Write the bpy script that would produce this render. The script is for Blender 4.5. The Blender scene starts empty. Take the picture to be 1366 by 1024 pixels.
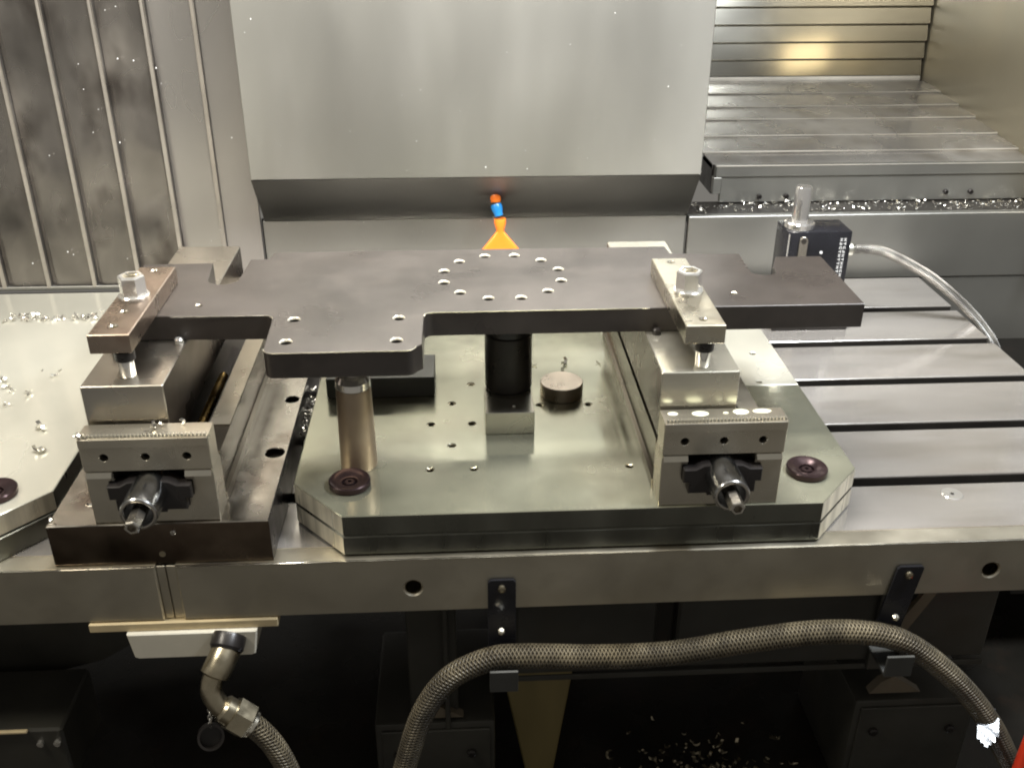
import bpy, bmesh, math, random
from mathutils import Vector, Matrix
R = math.radians
S = 0.001                       # every length below is in millimetres
scene = bpy.context.scene
col = scene.collection
random.seed(7)

# ------------------------------------------------------------------ camera
cam = bpy.data.cameras.new('camera')
camo = bpy.data.objects.new('camera', cam); col.objects.link(camo)
yaw, pitch, roll = 0.0565, -0.4785, 0.0028
f = Vector((math.sin(yaw)*math.cos(pitch), math.cos(yaw)*math.cos(pitch), math.sin(pitch)))
r = Vector((math.cos(yaw), -math.sin(yaw), 0)); u = r.cross(f)
r2 = r*math.cos(roll)+u*math.sin(roll); u2 = -r*math.sin(roll)+u*math.cos(roll)
M = Matrix((r2, u2, -f)).transposed().to_4x4(); M.translation = Vector((126.0, -838.0, 637.9))*S
camo.matrix_world = M
cam.sensor_width = 36; cam.lens = 36*1320.5/1366; cam.clip_start = 0.01; cam.clip_end = 50
scene.camera = camo

# ------------------------------------------------------------------ world and lamps
w = bpy.data.worlds.new('World'); scene.world = w; w.use_nodes = True
bg = w.node_tree.nodes['Background']
bg.inputs['Color'].default_value = (1.0, 0.95, 0.85, 1); bg.inputs['Strength'].default_value = 0.19

def area(name, loc, target, size, power, color, size_y=None):
    l = bpy.data.lights.new(name, 'AREA'); l.energy = power; l.color = color
    l.shape = 'RECTANGLE'; l.size = size*S; l.size_y = (size_y or size)*S
    o = bpy.data.objects.new(name, l); col.objects.link(o)
    o.location = Vector(loc)*S
    o.rotation_euler = (Vector(target)-Vector(loc)).to_track_quat('-Z', 'Y').to_euler()
    return o
area('work_lamp_left', (-820, -180, 1150), (50, 380, 60), 420, 14.0, (1.0, 0.94, 0.80), 160)
area('work_lamp_right', (1080, -60, 1400), (380, 420, 60), 420, 36.0, (0.88, 0.94, 1.0), 160)
area('work_lamp_front', (220, 90, 1350), (220, 110, 0), 1100, 19.0, (1.0, 0.98, 0.90), 120)
area('work_lamp_top', (160, 390, 1200), (160, 690, 440), 800, 33.0, (1.0, 0.97, 0.92), 220)
area('corner_lamp', (1112, 1120, 432), (965, 1545, 240), 120, 0.13, (1.0, 0.80, 0.45), 70)

scene.cycles.filter_width = 2.0
vs = scene.view_settings
vs.view_transform = 'Standard'; vs.look = 'None'; vs.exposure = 0; vs.gamma = 1

# ------------------------------------------------------------------ materials
def mat(name, color, rough=0.35, metal=1.0, rvar=0.12, cvar=0.12, scale=22, stretch=(1,1,1), bump=0.0, bscale=400,
        bstretch=(1,1,1), spot=None, spot_amt=0.0, spot_scale=30, spec=0.5, coat=0.0, dust=0.0):
    m = bpy.data.materials.new(name); m.use_nodes = True
    nt = m.node_tree; n = nt.nodes; L = nt.links
    b = n['Principled BSDF']
    b.inputs['Metallic'].default_value = metal
    b.inputs['Specular IOR Level'].default_value = spec
    b.inputs['Coat Weight'].default_value = coat
    b.inputs['Coat Roughness'].default_value = 0.08
    tc = n.new('ShaderNodeTexCoord')
    def noise(sc, st, det=6, rg=0.6):
        mp = n.new('ShaderNodeMapping'); mp.inputs['Scale'].default_value = st
        L.new(tc.outputs['Object'], mp.inputs['Vector'])
        t = n.new('ShaderNodeTexNoise'); t.inputs['Scale'].default_value = sc
        t.inputs['Detail'].default_value = det; t.inputs['Roughness'].default_value = rg
        L.new(mp.outputs['Vector'], t.inputs['Vector'])
        return t.outputs['Fac']
    def maprange(x, a, c, lo, hi):
        q = n.new('ShaderNodeMapRange'); q.inputs['From Min'].default_value = a; q.inputs['From Max'].default_value = c
        q.inputs['To Min'].default_value = lo; q.inputs['To Max'].default_value = hi
        L.new(x, q.inputs['Value']); return q.outputs['Result']
    n1 = noise(scale, stretch, 3, 0.5)
    L.new(maprange(n1, 0.3, 0.7, max(0.03, rough-rvar), rough+rvar), b.inputs['Roughness'])
    n2 = noise(scale*0.55, stretch, 4, 0.55)
    mix = n.new('ShaderNodeMix'); mix.data_type = 'RGBA'
    c0 = [c*(1-cvar) for c in color]; c1 = [min(1, c*(1+cvar)) for c in color]
    mix.inputs['A'].default_value = (*c0, 1); mix.inputs['B'].default_value = (*c1, 1)
    L.new(maprange(n2, 0.32, 0.68, 0, 1), mix.inputs['Factor'])
    out = mix.outputs['Result']
    if spot:
        n3 = noise(spot_scale, stretch, 3, 0.5)
        mx = n.new('ShaderNodeMix'); mx.data_type = 'RGBA'; mx.inputs['B'].default_value = (*spot, 1)
        L.new(out, mx.inputs['A']); L.new(maprange(n3, 0.5, 0.72, 0, spot_amt), mx.inputs['Factor'])
        out = mx.outputs['Result']
    L.new(out, b.inputs['Base Color'])
    if bump:
        bp = n.new('ShaderNodeBump'); bp.inputs['Strength'].default_value = bump; bp.inputs['Distance'].default_value = 0.0004
        L.new(noise(bscale, bstretch, 5, 0.6), bp.inputs['Height']); L.new(bp.outputs['Normal'], b.inputs['Normal'])
    return m

def braid(name, color, metal, rough, ku, kv, dark):
    m = bpy.data.materials.new(name); m.use_nodes = True
    nt = m.node_tree; n = nt.nodes; L = nt.links; b = n['Principled BSDF']
    b.inputs['Metallic'].default_value = metal; b.inputs['Roughness'].default_value = rough
    uv = n.new('ShaderNodeUVMap'); sep = n.new('ShaderNodeSeparateXYZ'); L.new(uv.outputs['UV'], sep.inputs['Vector'])
    def math_(op, a, c=None):
        q = n.new('ShaderNodeMath'); q.operation = op
        for i, v in enumerate((a, c)):
            if v is None: continue
            if isinstance(v, (int, float)): q.inputs[i].default_value = v
            else: L.new(v, q.inputs[i])
        return q.outputs[0]
    a = math_('MULTIPLY', sep.outputs['X'], ku); c = math_('MULTIPLY', sep.outputs['Y'], kv)
    s1 = math_('SINE', math_('ADD', a, c)); s2 = math_('SINE', math_('SUBTRACT', a, c))
    h = math_('MAXIMUM', s1, s2)
    nz = n.new('ShaderNodeTexNoise'); nz.inputs['Scale'].default_value = 60; nz.inputs['Detail'].default_value = 6
    tc = n.new('ShaderNodeTexCoord'); L.new(tc.outputs['Object'], nz.inputs['Vector'])
    mr = n.new('ShaderNodeMapRange'); mr.inputs['From Min'].default_value = -0.6; mr.inputs['From Max'].default_value = 1.0
    L.new(math_('ADD', h, math_('MULTIPLY', math_('SUBTRACT', nz.outputs['Fac'], 0.5), 2.6)), mr.inputs['Value'])
    mix = n.new('ShaderNodeMix'); mix.data_type = 'RGBA'
    mix.inputs['A'].default_value = (*dark, 1); mix.inputs['B'].default_value = (*color, 1)
    n2 = n.new('ShaderNodeTexNoise'); n2.inputs['Scale'].default_value = 22; n2.inputs['Detail'].default_value = 5
    L.new(tc.outputs['Object'], n2.inputs['Vector'])
    m2 = n.new('ShaderNodeMapRange'); m2.inputs['From Min'].default_value = 0.35; m2.inputs['From Max'].default_value = 0.62; m2.inputs['To Min'].default_value = 0.25
    L.new(n2.outputs['Fac'], m2.inputs['Value'])
    L.new(math_('MULTIPLY', mr.outputs['Result'], m2.outputs['Result']), mix.inputs['Factor']); L.new(mix.outputs['Result'], b.inputs['Base Color'])
    bp = n.new('ShaderNodeBump'); bp.inputs['Strength'].default_value = 0.9; bp.inputs['Distance'].default_value = 0.0012
    L.new(h, bp.inputs['Height']); L.new(bp.outputs['Normal'], b.inputs['Normal'])
    return m

MT = dict(
 plate = mat('ground_plate', (0.40,0.395,0.30), 0.17, metal=0.74, rvar=0.13, cvar=0.22, scale=11, coat=0.3, bump=0.16, bscale=420, bstretch=(1,0.05,1), spot=(0.30,0.275,0.215), spot_amt=0.55, spot_scale=13),
 plate_lit = mat('lit_plate', (0.54,0.525,0.45), 0.20, metal=0.55, rvar=0.10, cvar=0.08, scale=7, bump=0.08, bscale=300),  # paler copy of the plate steel, lamp brightness put into the colour
 plate_side = mat('darkened_side', (0.17,0.17,0.145), 0.34, rvar=0.10, cvar=0.18, scale=26, stretch=(1,1,0.3), bump=0.2, bscale=300, bstretch=(1,1,0.1)),  # plate sides darkened in colour for the dim surroundings they reflect
 plate_dark = mat('plate_edge', (0.14,0.14,0.12), 0.34, rvar=0.12, cvar=0.2, scale=30, stretch=(1,1,0.3), bump=0.2, bscale=300, bstretch=(1,1,0.1)),
 table = mat('table_steel', (0.64,0.605,0.57), 0.17, metal=0.8, rvar=0.09, cvar=0.16, scale=14, stretch=(0.25,1,1), bump=0.15, bscale=500, bstretch=(0.05,1,1), spot=(0.40,0.36,0.31), spot_amt=0.5, spot_scale=20),
 front = mat('table_front', (0.53,0.49,0.40), 0.42, rvar=0.06, cvar=0.08, scale=14, bump=0.12, bscale=420, bstretch=(0.1,1,1), spot=(0.38,0.34,0.27), spot_amt=0.3),
 vise = mat('vise_steel', (0.50,0.46,0.38), 0.28, metal=0.92, rvar=0.05, cvar=0.12, scale=12, bump=0.10, bscale=500, bstretch=(0.1,1,1), spot=(0.38,0.30,0.20), spot_amt=0.4, spot_scale=10),
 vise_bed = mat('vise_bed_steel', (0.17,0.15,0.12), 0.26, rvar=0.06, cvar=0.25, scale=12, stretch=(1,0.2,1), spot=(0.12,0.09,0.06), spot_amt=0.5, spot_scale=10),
 vise_base = mat('vise_base_steel', (0.50,0.47,0.42), 0.24, rvar=0.10, cvar=0.2, scale=22, spot=(0.16,0.10,0.07), spot_amt=0.7, spot_scale=18, bump=0.1),
 bar = mat('bar_steel', (0.48,0.45,0.40), 0.26, rvar=0.05, cvar=0.10, scale=12, bump=0.10, bscale=500, bstretch=(1,0.1,1), spot=(0.30,0.25,0.20), spot_amt=0.3, spot_scale=12),
 bar_bright = mat('bar_bright_steel', (0.64,0.61,0.52), 0.24, metal=0.9, rvar=0.05, cvar=0.10, scale=12, bump=0.12, bscale=500, bstretch=(1,0.1,1)),
 strap_brown = mat('strap_brown_steel', (0.40,0.32,0.26), 0.30, rvar=0.08, cvar=0.16, scale=28, spot=(0.25,0.17,0.13), spot_amt=0.5),
 strap = mat('strap_steel', (0.55,0.51,0.42), 0.30, rvar=0.09, cvar=0.14, scale=28, spot=(0.36,0.30,0.20), spot_amt=0.4),
 chrome = mat('bright_bolt', (0.88,0.86,0.82), 0.16, metal=0.86, rvar=0.05, cvar=0.06, scale=40),
 mirror = mat('mirror_chrome', (0.90,0.88,0.86), 0.12, metal=0.93, rvar=0.03, cvar=0.04),
 scale = mat('dark_bar_side', (0.10,0.078,0.066), 0.28, rvar=0.08, cvar=0.35, scale=14),  # darker brown for the side faces of the bars
 black = mat('black_oxide', (0.045,0.038,0.034), 0.33, metal=0.35, rvar=0.09, cvar=0.30, scale=14, bump=0.35, bscale=1100, spec=0.6, spot=(0.060,0.050,0.044), spot_amt=0.6, spot_scale=40),
 black_edge = mat('black_oxide_side', (0.050,0.052,0.044), 0.42, metal=0.35, rvar=0.06, cvar=0.12, scale=12, bump=0.1, bscale=900, spec=0.5),
 bore = mat('bright_bore', (0.85,0.80,0.68), 0.30, metal=0.55, rvar=0.06, cvar=0.08),
 burr = mat('bright_edge', (0.80,0.76,0.66), 0.22, rvar=0.06, cvar=0.08),
 stained_side = mat('stained_side', (0.15,0.115,0.085), 0.22, rvar=0.1, cvar=0.5, scale=16, spot=(0.05,0.03,0.02), spot_amt=0.8, spot_scale=12),
 cut_face = mat('saw_cut_face', (0.62,0.58,0.47), 0.36, metal=0.6, rvar=0.1, cvar=0.35, scale=90, stretch=(1,1,0.06), bump=0.3, bscale=260, bstretch=(1,1,0.05)),
 sleeve = mat('dark_polished_steel', (0.38,0.38,0.38), 0.22, rvar=0.06, cvar=0.12, scale=40),
 back_slat = mat('back_slat_steel', (0.30,0.285,0.245), 0.18, rvar=0.03, cvar=0.10, scale=8, stretch=(0.4,1,1)),
 polished = mat('shaded_underside', (0.055,0.054,0.048), 0.30, metal=1.0, rvar=0.03, cvar=0.05, scale=4),  # shade under the overhang put into a darker sheet colour
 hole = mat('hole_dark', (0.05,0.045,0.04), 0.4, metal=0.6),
 blackpaint = mat('black_anodised', (0.012,0.012,0.015), 0.25, metal=0.0, rvar=0.06, cvar=0.3, spec=0.6),
 blackiron = mat('black_iron', (0.022,0.019,0.018), 0.32, metal=0.3, rvar=0.08, cvar=0.3, scale=30),
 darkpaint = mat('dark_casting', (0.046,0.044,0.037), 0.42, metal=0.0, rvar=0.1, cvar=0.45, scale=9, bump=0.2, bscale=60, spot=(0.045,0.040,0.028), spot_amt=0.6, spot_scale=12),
 sump = mat('sump_black', (0.016,0.014,0.011), 0.25, metal=0.0, rvar=0.1, cvar=0.4, scale=8, bump=0.4, bscale=30, spot=(0.03,0.02,0.014), spot_amt=0.6),
 washer = mat('dark_washer', (0.055,0.035,0.036), 0.2, metal=0.7, rvar=0.06, cvar=0.2, scale=60),
 post = mat('post_steel', (0.42,0.33,0.24), 0.42, metal=0.8, rvar=0.08, cvar=0.2, scale=30, stretch=(1,1,0.5), spot=(0.26,0.17,0.10), spot_amt=0.5),
 grey_block = mat('dark_block', (0.085,0.085,0.080), 0.4, metal=0.6, cvar=0.12),
 puck = mat('puck_steel', (0.36,0.31,0.26), 0.34, cvar=0.12, scale=40),
 column = mat('column_steel', (0.56,0.55,0.51), 0.40, metal=0.92, rvar=0.07, cvar=0.07, scale=5, spot=(0.62,0.61,0.58), spot_amt=0.5, spot_scale=9, stretch=(1,1,0.35), bump=0.06, bscale=260, bstretch=(1,1,0.04)),
 cover = mat('way_cover_steel', (0.33,0.305,0.28), 0.24, metal=0.85, rvar=0.14, cvar=0.45, scale=11, stretch=(1,1,0.6), bump=0.10, bscale=12, bstretch=(1,1,0.6), spot=(0.10,0.085,0.075), spot_amt=0.95, spot_scale=13),
 rib = mat('rib_steel', (0.50,0.46,0.41), 0.36, metal=0.75, rvar=0.06, cvar=0.15, scale=20),
 cover_clean = mat('clean_cover_steel', (0.50,0.475,0.45), 0.30, metal=0.85, rvar=0.06, cvar=0.08, scale=6, stretch=(1,1,0.4)),
 lip = mat('lit_edge_pale', (0.70,0.66,0.59), 0.34, metal=0.5, rvar=0.06, cvar=0.1),
 wall = mat('wall_steel', (0.36,0.355,0.33), 0.40, metal=0.9, rvar=0.05, cvar=0.08, scale=7, bump=0.05, bscale=300, bstretch=(0.05,1,1)),
 slat = mat('slat_steel', (0.46,0.44,0.41), 0.26, metal=0.8, rvar=0.12, cvar=0.22, scale=9, stretch=(1,0.6,1), spot=(0.28,0.25,0.21), spot_amt=0.6, spot_scale=16),
 panel = mat('side_panel_steel', (0.26,0.235,0.175), 0.42, metal=0.7, rvar=0.04, cvar=0.12, scale=3),
 orange = mat('orange_plastic', (0.90,0.20,0.02), 0.32, metal=0.0, rvar=0.05, cvar=0.05, spec=0.5),
 blue = mat('blue_plastic', (0.02,0.20,0.52), 0.28, metal=0.0, rvar=0.05, cvar=0.08),
 white_paint = mat('cream_box', (0.66,0.62,0.52), 0.45, metal=0.0, rvar=0.05, cvar=0.08, scale=30, spot=(0.45,0.38,0.27), spot_amt=0.3),
 gold_glint = mat('thread_glint', (0.36,0.24,0.09), 0.25),  # gold colour stands in for the glint along the spindle thread
 cream = mat('cream_edge', (0.62,0.50,0.30), 0.5, metal=0.2, cvar=0.12, scale=50),
 fitting = mat('fitting_steel', (0.42,0.37,0.27), 0.30, rvar=0.10, cvar=0.2, scale=50, spot=(0.20,0.16,0.10), spot_amt=0.5),
 brass_light = mat('pale_gland', (0.70,0.68,0.60), 0.35, cvar=0.06),
 hose = braid('braided_hose_brown', (0.20,0.165,0.105), 0.35, 0.46, 1500, 9, (0.022,0.017,0.011)),
 cable = braid('braided_cable_silver', (0.62,0.60,0.56), 0.9, 0.35, 1800, 8, (0.16,0.15,0.14)),
 chip = mat('aluminium_chip', (0.85,0.83,0.78), 0.18, rvar=0.08, cvar=0.1),
 white = mat('white_print', (0.75,0.75,0.75), 0.5, metal=0.0),
 gusset = mat('gusset_paint', (0.16,0.13,0.09), 0.55, metal=0.0, cvar=0.25, scale=20),
 wedge = mat('wedge_olive', (0.24,0.19,0.08), 0.5, metal=0.1, cvar=0.4, scale=14, stretch=(1,1,0.25)),
 foam = mat('milky_drop', (0.62,0.62,0.46), 0.15, metal=0.0),
 red = mat('red_paint', (0.70,0.05,0.02), 0.35, metal=0.0),
 glare = mat('glare_sheet', (0.05,0.05,0.055), 0.20, metal=0.0, spec=0.7, rvar=0.10, bump=0.5, bscale=160),
)

# ------------------------------------------------------------------ object helpers
ORG = {}
def tag(o, label=None, cat=None, group=None, kind=None):
    if label: o['label'] = label
    if cat: o['category'] = cat
    if group: o['group'] = group
    if kind: o['kind'] = kind
    return o
def thing(name, label, cat, loc, group=None):
    o = bpy.data.objects.new(name, None); col.objects.link(o)
    o.empty_display_size = 0.02
    o.location = Vector(loc)*S; ORG[o] = Vector(loc)
    return tag(o, label, cat, group)
def finish(me, smooth=30):
    me.shade_smooth(); me.set_sharp_from_angle(angle=R(smooth))
def put(name, bm, material, parent=None, smooth=30, label=None, origin=None):
    """bm is in world millimetres; it becomes ONE mesh object, local to its thing's base"""
    og = ORG[parent] if parent is not None else Vector(origin or (0,0,0))
    bmesh.ops.transform(bm, matrix=Matrix.Scale(S,4) @ Matrix.Translation(-og), verts=bm.verts)
    me = bpy.data.meshes.new(name); bm.to_mesh(me); bm.free()
    finish(me, smooth)
    if material: me.materials.append(material)
    o = bpy.data.objects.new(name, me); col.objects.link(o)
    if parent is not None: o.parent = parent
    else: o.location = og*S
    ORG[o] = og
    if label: o['label'] = label
    return o
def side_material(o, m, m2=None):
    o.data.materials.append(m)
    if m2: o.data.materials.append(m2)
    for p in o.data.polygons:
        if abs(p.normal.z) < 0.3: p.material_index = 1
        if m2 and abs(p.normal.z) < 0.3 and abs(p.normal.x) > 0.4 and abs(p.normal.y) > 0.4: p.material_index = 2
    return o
def copy_tree(o, offset=None, parent=None, label=None, group=None):
    c = o.copy(); col.objects.link(c); ORG[c] = ORG[o]
    if parent is not None: c.parent = parent
    if offset is not None:
        c.location = o.location + Vector(offset)*S; ORG[c] = ORG[o]+Vector(offset)
    if label: c['label'] = label
    if group: c['group'] = group
    for ch in list(o.children): copy_tree(ch, None, c)
    return c
def box(bm, a, b, bev=0.0, seg=1):
    x0,y0,z0 = a; x1,y1,z1 = b
    vs_ = [bm.verts.new(p) for p in ((x0,y0,z0),(x1,y0,z0),(x1,y1,z0),(x0,y1,z0),(x0,y0,z1),(x1,y0,z1),(x1,y1,z1),(x0,y1,z1))]
    fs = [bm.faces.new([vs_[i] for i in q]) for q in ((3,2,1,0),(4,5,6,7),(0,1,5,4),(1,2,6,5),(2,3,7,6),(3,0,4,7))]
    if bev:
        es = {e for q in fs for e in q.edges}
        bmesh.ops.bevel(bm, geom=list(es), offset=bev, segments=seg, profile=0.5, affect='EDGES')
    return bm
def B(a, b, bev=0.8, seg=1): return box(bmesh.new(), a, b, bev, seg)
def prism(bm, pts, d0, d1, axis='z', bev=0):
    """closed outline pts (2D) swept along axis; 'x' takes (y,z), 'y' takes (x,z), 'z' takes (x,y)"""
    def P(p, d): return {'x':(d,p[0],p[1]), 'y':(p[0],d,p[1]), 'z':(p[0],p[1],d)}[axis]
    a = [bm.verts.new(P(p,d0)) for p in pts]; c = [bm.verts.new(P(p,d1)) for p in pts]
    n = len(pts); fs = []
    fs.append(bm.faces.new(a)); fs.append(bm.faces.new(c[::-1]))
    for i in range(n): fs.append(bm.faces.new((a[i], c[i], c[(i+1)%n], a[(i+1)%n])))
    bmesh.ops.recalc_face_normals(bm, faces=fs)
    if bev:
        bmesh.ops.bevel(bm, geom=list(set(list(fs[0].edges)+list(fs[1].edges))), offset=bev, segments=1, affect='EDGES')
    return bm
def lathe(bm, prof, c=(0,0,0), axis='z', n=32, flip=1):
    """profile of (radius, distance) revolved about axis through c"""
    rings = []
    ax = {'x':0,'y':1,'z':2}[axis]; o1, o2 = [i for i in range(3) if i != ax]
    for rr, d in prof:
        ring = []
        if rr < 1e-6:
            p = list(c); p[ax] += d*flip; ring = [bm.verts.new(p)]
        else:
            for k in range(n):
                p = list(c); p[ax] += d*flip; p[o1] += rr*math.cos(2*math.pi*k/n); p[o2] += rr*math.sin(2*math.pi*k/n)
                ring.append(bm.verts.new(p))
        rings.append(ring)
    fs = []
    for a, b in zip(rings, rings[1:]):
        for k in range(n):
            q = [a[k%len(a)], a[(k+1)%n%len(a)], b[(k+1)%n%len(b)], b[k%len(b)]]
            q = list(dict.fromkeys(q))
            if len(q) > 2: fs.append(bm.faces.new(q))
    bmesh.ops.recalc_face_normals(bm, faces=fs)
    return bm
def frame_of(d):
    d = d.normalized(); up = Vector((0,0,1)) if abs(d.z) < 0.9 else Vector((0,1,0))
    a = d.cross(up).normalized(); return a, a.cross(d).normalized()
def spline(pts, per=10):
    pts = [Vector(p) for p in pts]; out = []
    P = [pts[0]*2-pts[1]]+pts+[pts[-1]*2-pts[-2]]
    for i in range(1, len(P)-2):
        for k in range(per):
            t = k/per; p0,p1,p2,p3 = P[i-1:i+3]
            out.append(0.5*((2*p1)+(p2-p0)*t+(2*p0-5*p1+4*p2-p3)*t*t+(3*p1-p0-3*p2+p3)*t**3))
    out.append(pts[-1]); return out
def tube(pts, rad, n=20, per=12, caps=True, bm=None):
    bm = bm or bmesh.new(); uvl = bm.loops.layers.uv.verify()
    path = spline(pts, per) if per else [Vector(p) for p in pts]
    a = None; rings = []; ln = [0]
    for i, p in enumerate(path):
        d = (path[min(i+1,len(path)-1)]-path[max(i-1,0)]).normalized()
        if a is None: a, b = frame_of(d)
        else:
            a = (a-d*a.dot(d)).normalized(); b = d.cross(a)
        rr = rad(i/(len(path)-1)) if callable(rad) else rad
        rings.append([bm.verts.new(p+(a*math.cos(2*math.pi*k/n)+b*math.sin(2*math.pi*k/n))*rr) for k in range(n)])
        if i: ln.append(ln[-1]+(p-path[i-1]).length)
    fs = []
    for i in range(len(rings)-1):
        for k in range(n):
            fc = bm.faces.new((rings[i][k], rings[i][(k+1)%n], rings[i+1][(k+1)%n], rings[i+1][k])); fs.append(fc)
            for lp, (uu, vv) in zip(fc.loops, ((ln[i],k),(ln[i],k+1),(ln[i+1],k+1),(ln[i+1],k))):
                lp[uvl].uv = (uu*S, vv/n*2*math.pi)
    if caps: fs.append(bm.faces.new(rings[0][::-1])); fs.append(bm.faces.new(rings[-1]))
    bmesh.ops.recalc_face_normals(bm, faces=fs)
    return bm
def orient(bm, verts, loc, d):
    """turn geometry built along +z at the origin so that it runs along d from loc"""
    d = Vector(d).normalized(); q = d.to_track_quat('Z', 'Y').to_matrix().to_4x4()
    bmesh.ops.transform(bm, matrix=Matrix.Translation(Vector(loc)) @ q, verts=verts)
def cyl_dir(prof, loc, d, n=28):
    bm = lathe(bmesh.new(), prof, n=n); orient(bm, bm.verts, loc, d); return bm
def arc(cx, cy, rr, a0, a1, n=7):
    return [(cx+rr*math.cos(R(a0+(a1-a0)*i/(n-1))), cy+rr*math.sin(R(a0+(a1-a0)*i/(n-1)))) for i in range(n)]
def circ(cx, cy, rr, n=28): return [(cx+rr*math.cos(2*math.pi*k/n), cy+rr*math.sin(2*math.pi*k/n)) for k in range(n)]
def holed(outer, holes, d0, d1, axis='z', bev=0.8):
    """solid with real through holes: a filled 2D curve, extruded, turned into a mesh"""
    cu = bpy.data.curves.new('outline', 'CURVE'); cu.dimensions = '2D'; cu.fill_mode = 'BOTH'
    cu.extrude = (d1-d0)/2-bev; cu.bevel_depth = bev; cu.offset = -bev; cu.bevel_resolution = 0
    for pts in [outer]+holes:
        sp = cu.splines.new('POLY'); sp.points.add(len(pts)-1); sp.use_cyclic_u = True
        for p, q in zip(sp.points, pts): p.co = (q[0], q[1], 0, 1)
    o = bpy.data.objects.new('outline', cu); col.objects.link(o)
    dg = bpy.context.evaluated_depsgraph_get(); dg.update()
    me = bpy.data.meshes.new_from_object(o.evaluated_get(dg))
    bpy.data.objects.remove(o); bpy.data.curves.remove(cu)
    bm = bmesh.new(); bm.from_mesh(me); bpy.data.meshes.remove(me)
    bmesh.ops.remove_doubles(bm, verts=bm.verts, dist=0.001)
    mid = (d0+d1)/2
    for v in bm.verts:
        x, y, z = v.co
        v.co = {'z':(x,y,z+mid), 'y':(x,z+mid,y), 'x':(z+mid,x,y)}[axis]
    bmesh.ops.recalc_face_normals(bm, faces=bm.faces)
    return bm
def hexagon(bm, c, across, z0, z1, rot=0, bore=None, cham=1.5):
    rr = across/math.sqrt(3); n = 6
    def ring(q, z): return [(c[0]+q*math.cos(R(60*k+rot)), c[1]+q*math.sin(R(60*k+rot)), z) for k in range(6)]
    rows = [ring(rr,z0), ring(rr,z1-cham), ring(rr-cham,z1)]
    if bore:
        rows += [ring(bore,z1), ring(bore,z1-7)]
    V = [[bm.verts.new(p) for p in q] for q in rows]
    fs = [bm.faces.new(V[0][::-1])]
    for a, b in zip(V, V[1:]):
        for k in range(6): fs.append(bm.faces.new((a[k], a[(k+1)%6], b[(k+1)%6], b[k])))
    fs.append(bm.faces.new(V[-1]))
    bmesh.ops.recalc_face_normals(bm, faces=fs)
    return bm

# ================================================================== SETTING
o = put('sump_floor', B((-1300,-700,-470),(1700,1900,-450),0), MT['sump']); o['kind'] = 'structure'

# ---- column (spindle head cover) in the middle
t = thing('machine_column', 'large plain grey sheet steel column behind the black plate', 'column', (160,712,-20))
prof = [(712,204),(712,1000),(1100,1000),(1100,-40),(785,-40),(785,113)]
put('upper_panel', B((-199,712,204),(517.5,740,1000),1.2), MT['column'], t)
bm = bmesh.new(); prism(bm, [(712.5,203.5),(785,113),(800,113),(800,203.5)], -199, 517.5, 'x'); put('chamfer_panel', bm, MT['polished'], t, label='sloping underside of the column, coloured dark for its shade')
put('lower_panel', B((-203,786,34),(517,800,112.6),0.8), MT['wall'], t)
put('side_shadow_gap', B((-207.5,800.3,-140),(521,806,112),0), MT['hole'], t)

# ---- left way cover: vertical overlapping slats
t = thing('way_cover', 'vertical ribbed steel way cover left of the column, smeared with coolant', 'way cover', (-500,775,0))
xs = [-945,-869,-793,-717,-641,-567,-491,-415,-338,-264,-206]
for i in range(len(xs)-1):
    a, b = xs[i], xs[i+1]
    bm = bmesh.new()
    pts = [(a,783),(a+14,779),(b-12,777),(b-7,774),(b-1.5,774),(b-1.5,790),(a,790)]
    if i == len(xs)-2: pts = [(a,779),(b,779),(b,790),(a,790)]
    prism(bm, pts, 6, 1000, 'z')
    s = put('slat', bm, MT['cover'] if i < len(xs)-3 else MT['cover_clean'], t)
    if i < len(xs)-2:
        bm = tube([(b-4.5,774,6),(b-4.5,774,1000)], 3.4, n=10, per=0); put('lip', bm, MT['rib'], s)
put('bottom_trim', B((-945,771,0.5),(-206,776,8),1), MT['wall'], t)

# ---- rear wall at the right of the column
t = thing('rear_wall', 'plain grey steel wall behind the right half of the table', 'wall', (800,785,-140))
put('upper_panel', B((522,785,-8),(1400,800,110),1.2), MT['wall'], t)
put('lower_panel', B((522,788,-136),(1400,800,-11),0.8), MT['wall'], t)
put('ledge', B((522,800.5,95),(1400,875,108.5),0), MT['hole'], t, label='dark ledge on top of the wall, littered with chips')
o = put('trough_floor', B((945,300,-330),(1500,900,-320),0), MT['sump']); o['kind'] = 'structure'

# ---- telescopic cover running away at the right
t = thing('telescopic_cover', 'stepped horizontal steel cover running back behind the right wall', 'way cover', (850,860,110))
put('front_lip', B((580,857,157.5),(1330,872,178),1.5), MT['wall'], t)
put('edge_strip', tube([(580,857.6,177.4),(1330,857.6,177.4)], 1.5, n=8, per=0), MT['lip'], t)  # pale strip stands in for the bright line on the lit top edge
put('lip_end', B((577.3,857,128),(591.6,872,157.2),0.8), MT['wall'], t)
put('front_plate', B((592,860,111),(1330,872,157.2),1.0), MT['wall'], t)
put('end_cap', B((577,872.3,124),(581,985,177),0.5), MT['blackiron'], t)
ye = [860,938,1045,1171,1276,1400,1512]
for i in range(6):
    bm = bmesh.new(); z = 172+3.2*i+(2 if i else 0)
    prism(bm, [(ye[i]+(12.5 if i == 0 else 0),z-4),(ye[i]+(12.5 if i == 0 else 0),z+5.5),(ye[i]+14,z+6),(ye[i+1]+16,z+6.4),(ye[i+1]+16,z-4)], 577 if i == 0 else 540, 1330, 'x')
    put('slat', bm, MT['slat'], t)
    if i: put('edge_strip', tube([(540,ye[i],z+4.6),(1330,ye[i],z+4.6)], 2.4, n=8, per=0), MT['lip'], t)  # paler strip stands in for the lit front edge of the slat
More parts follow.
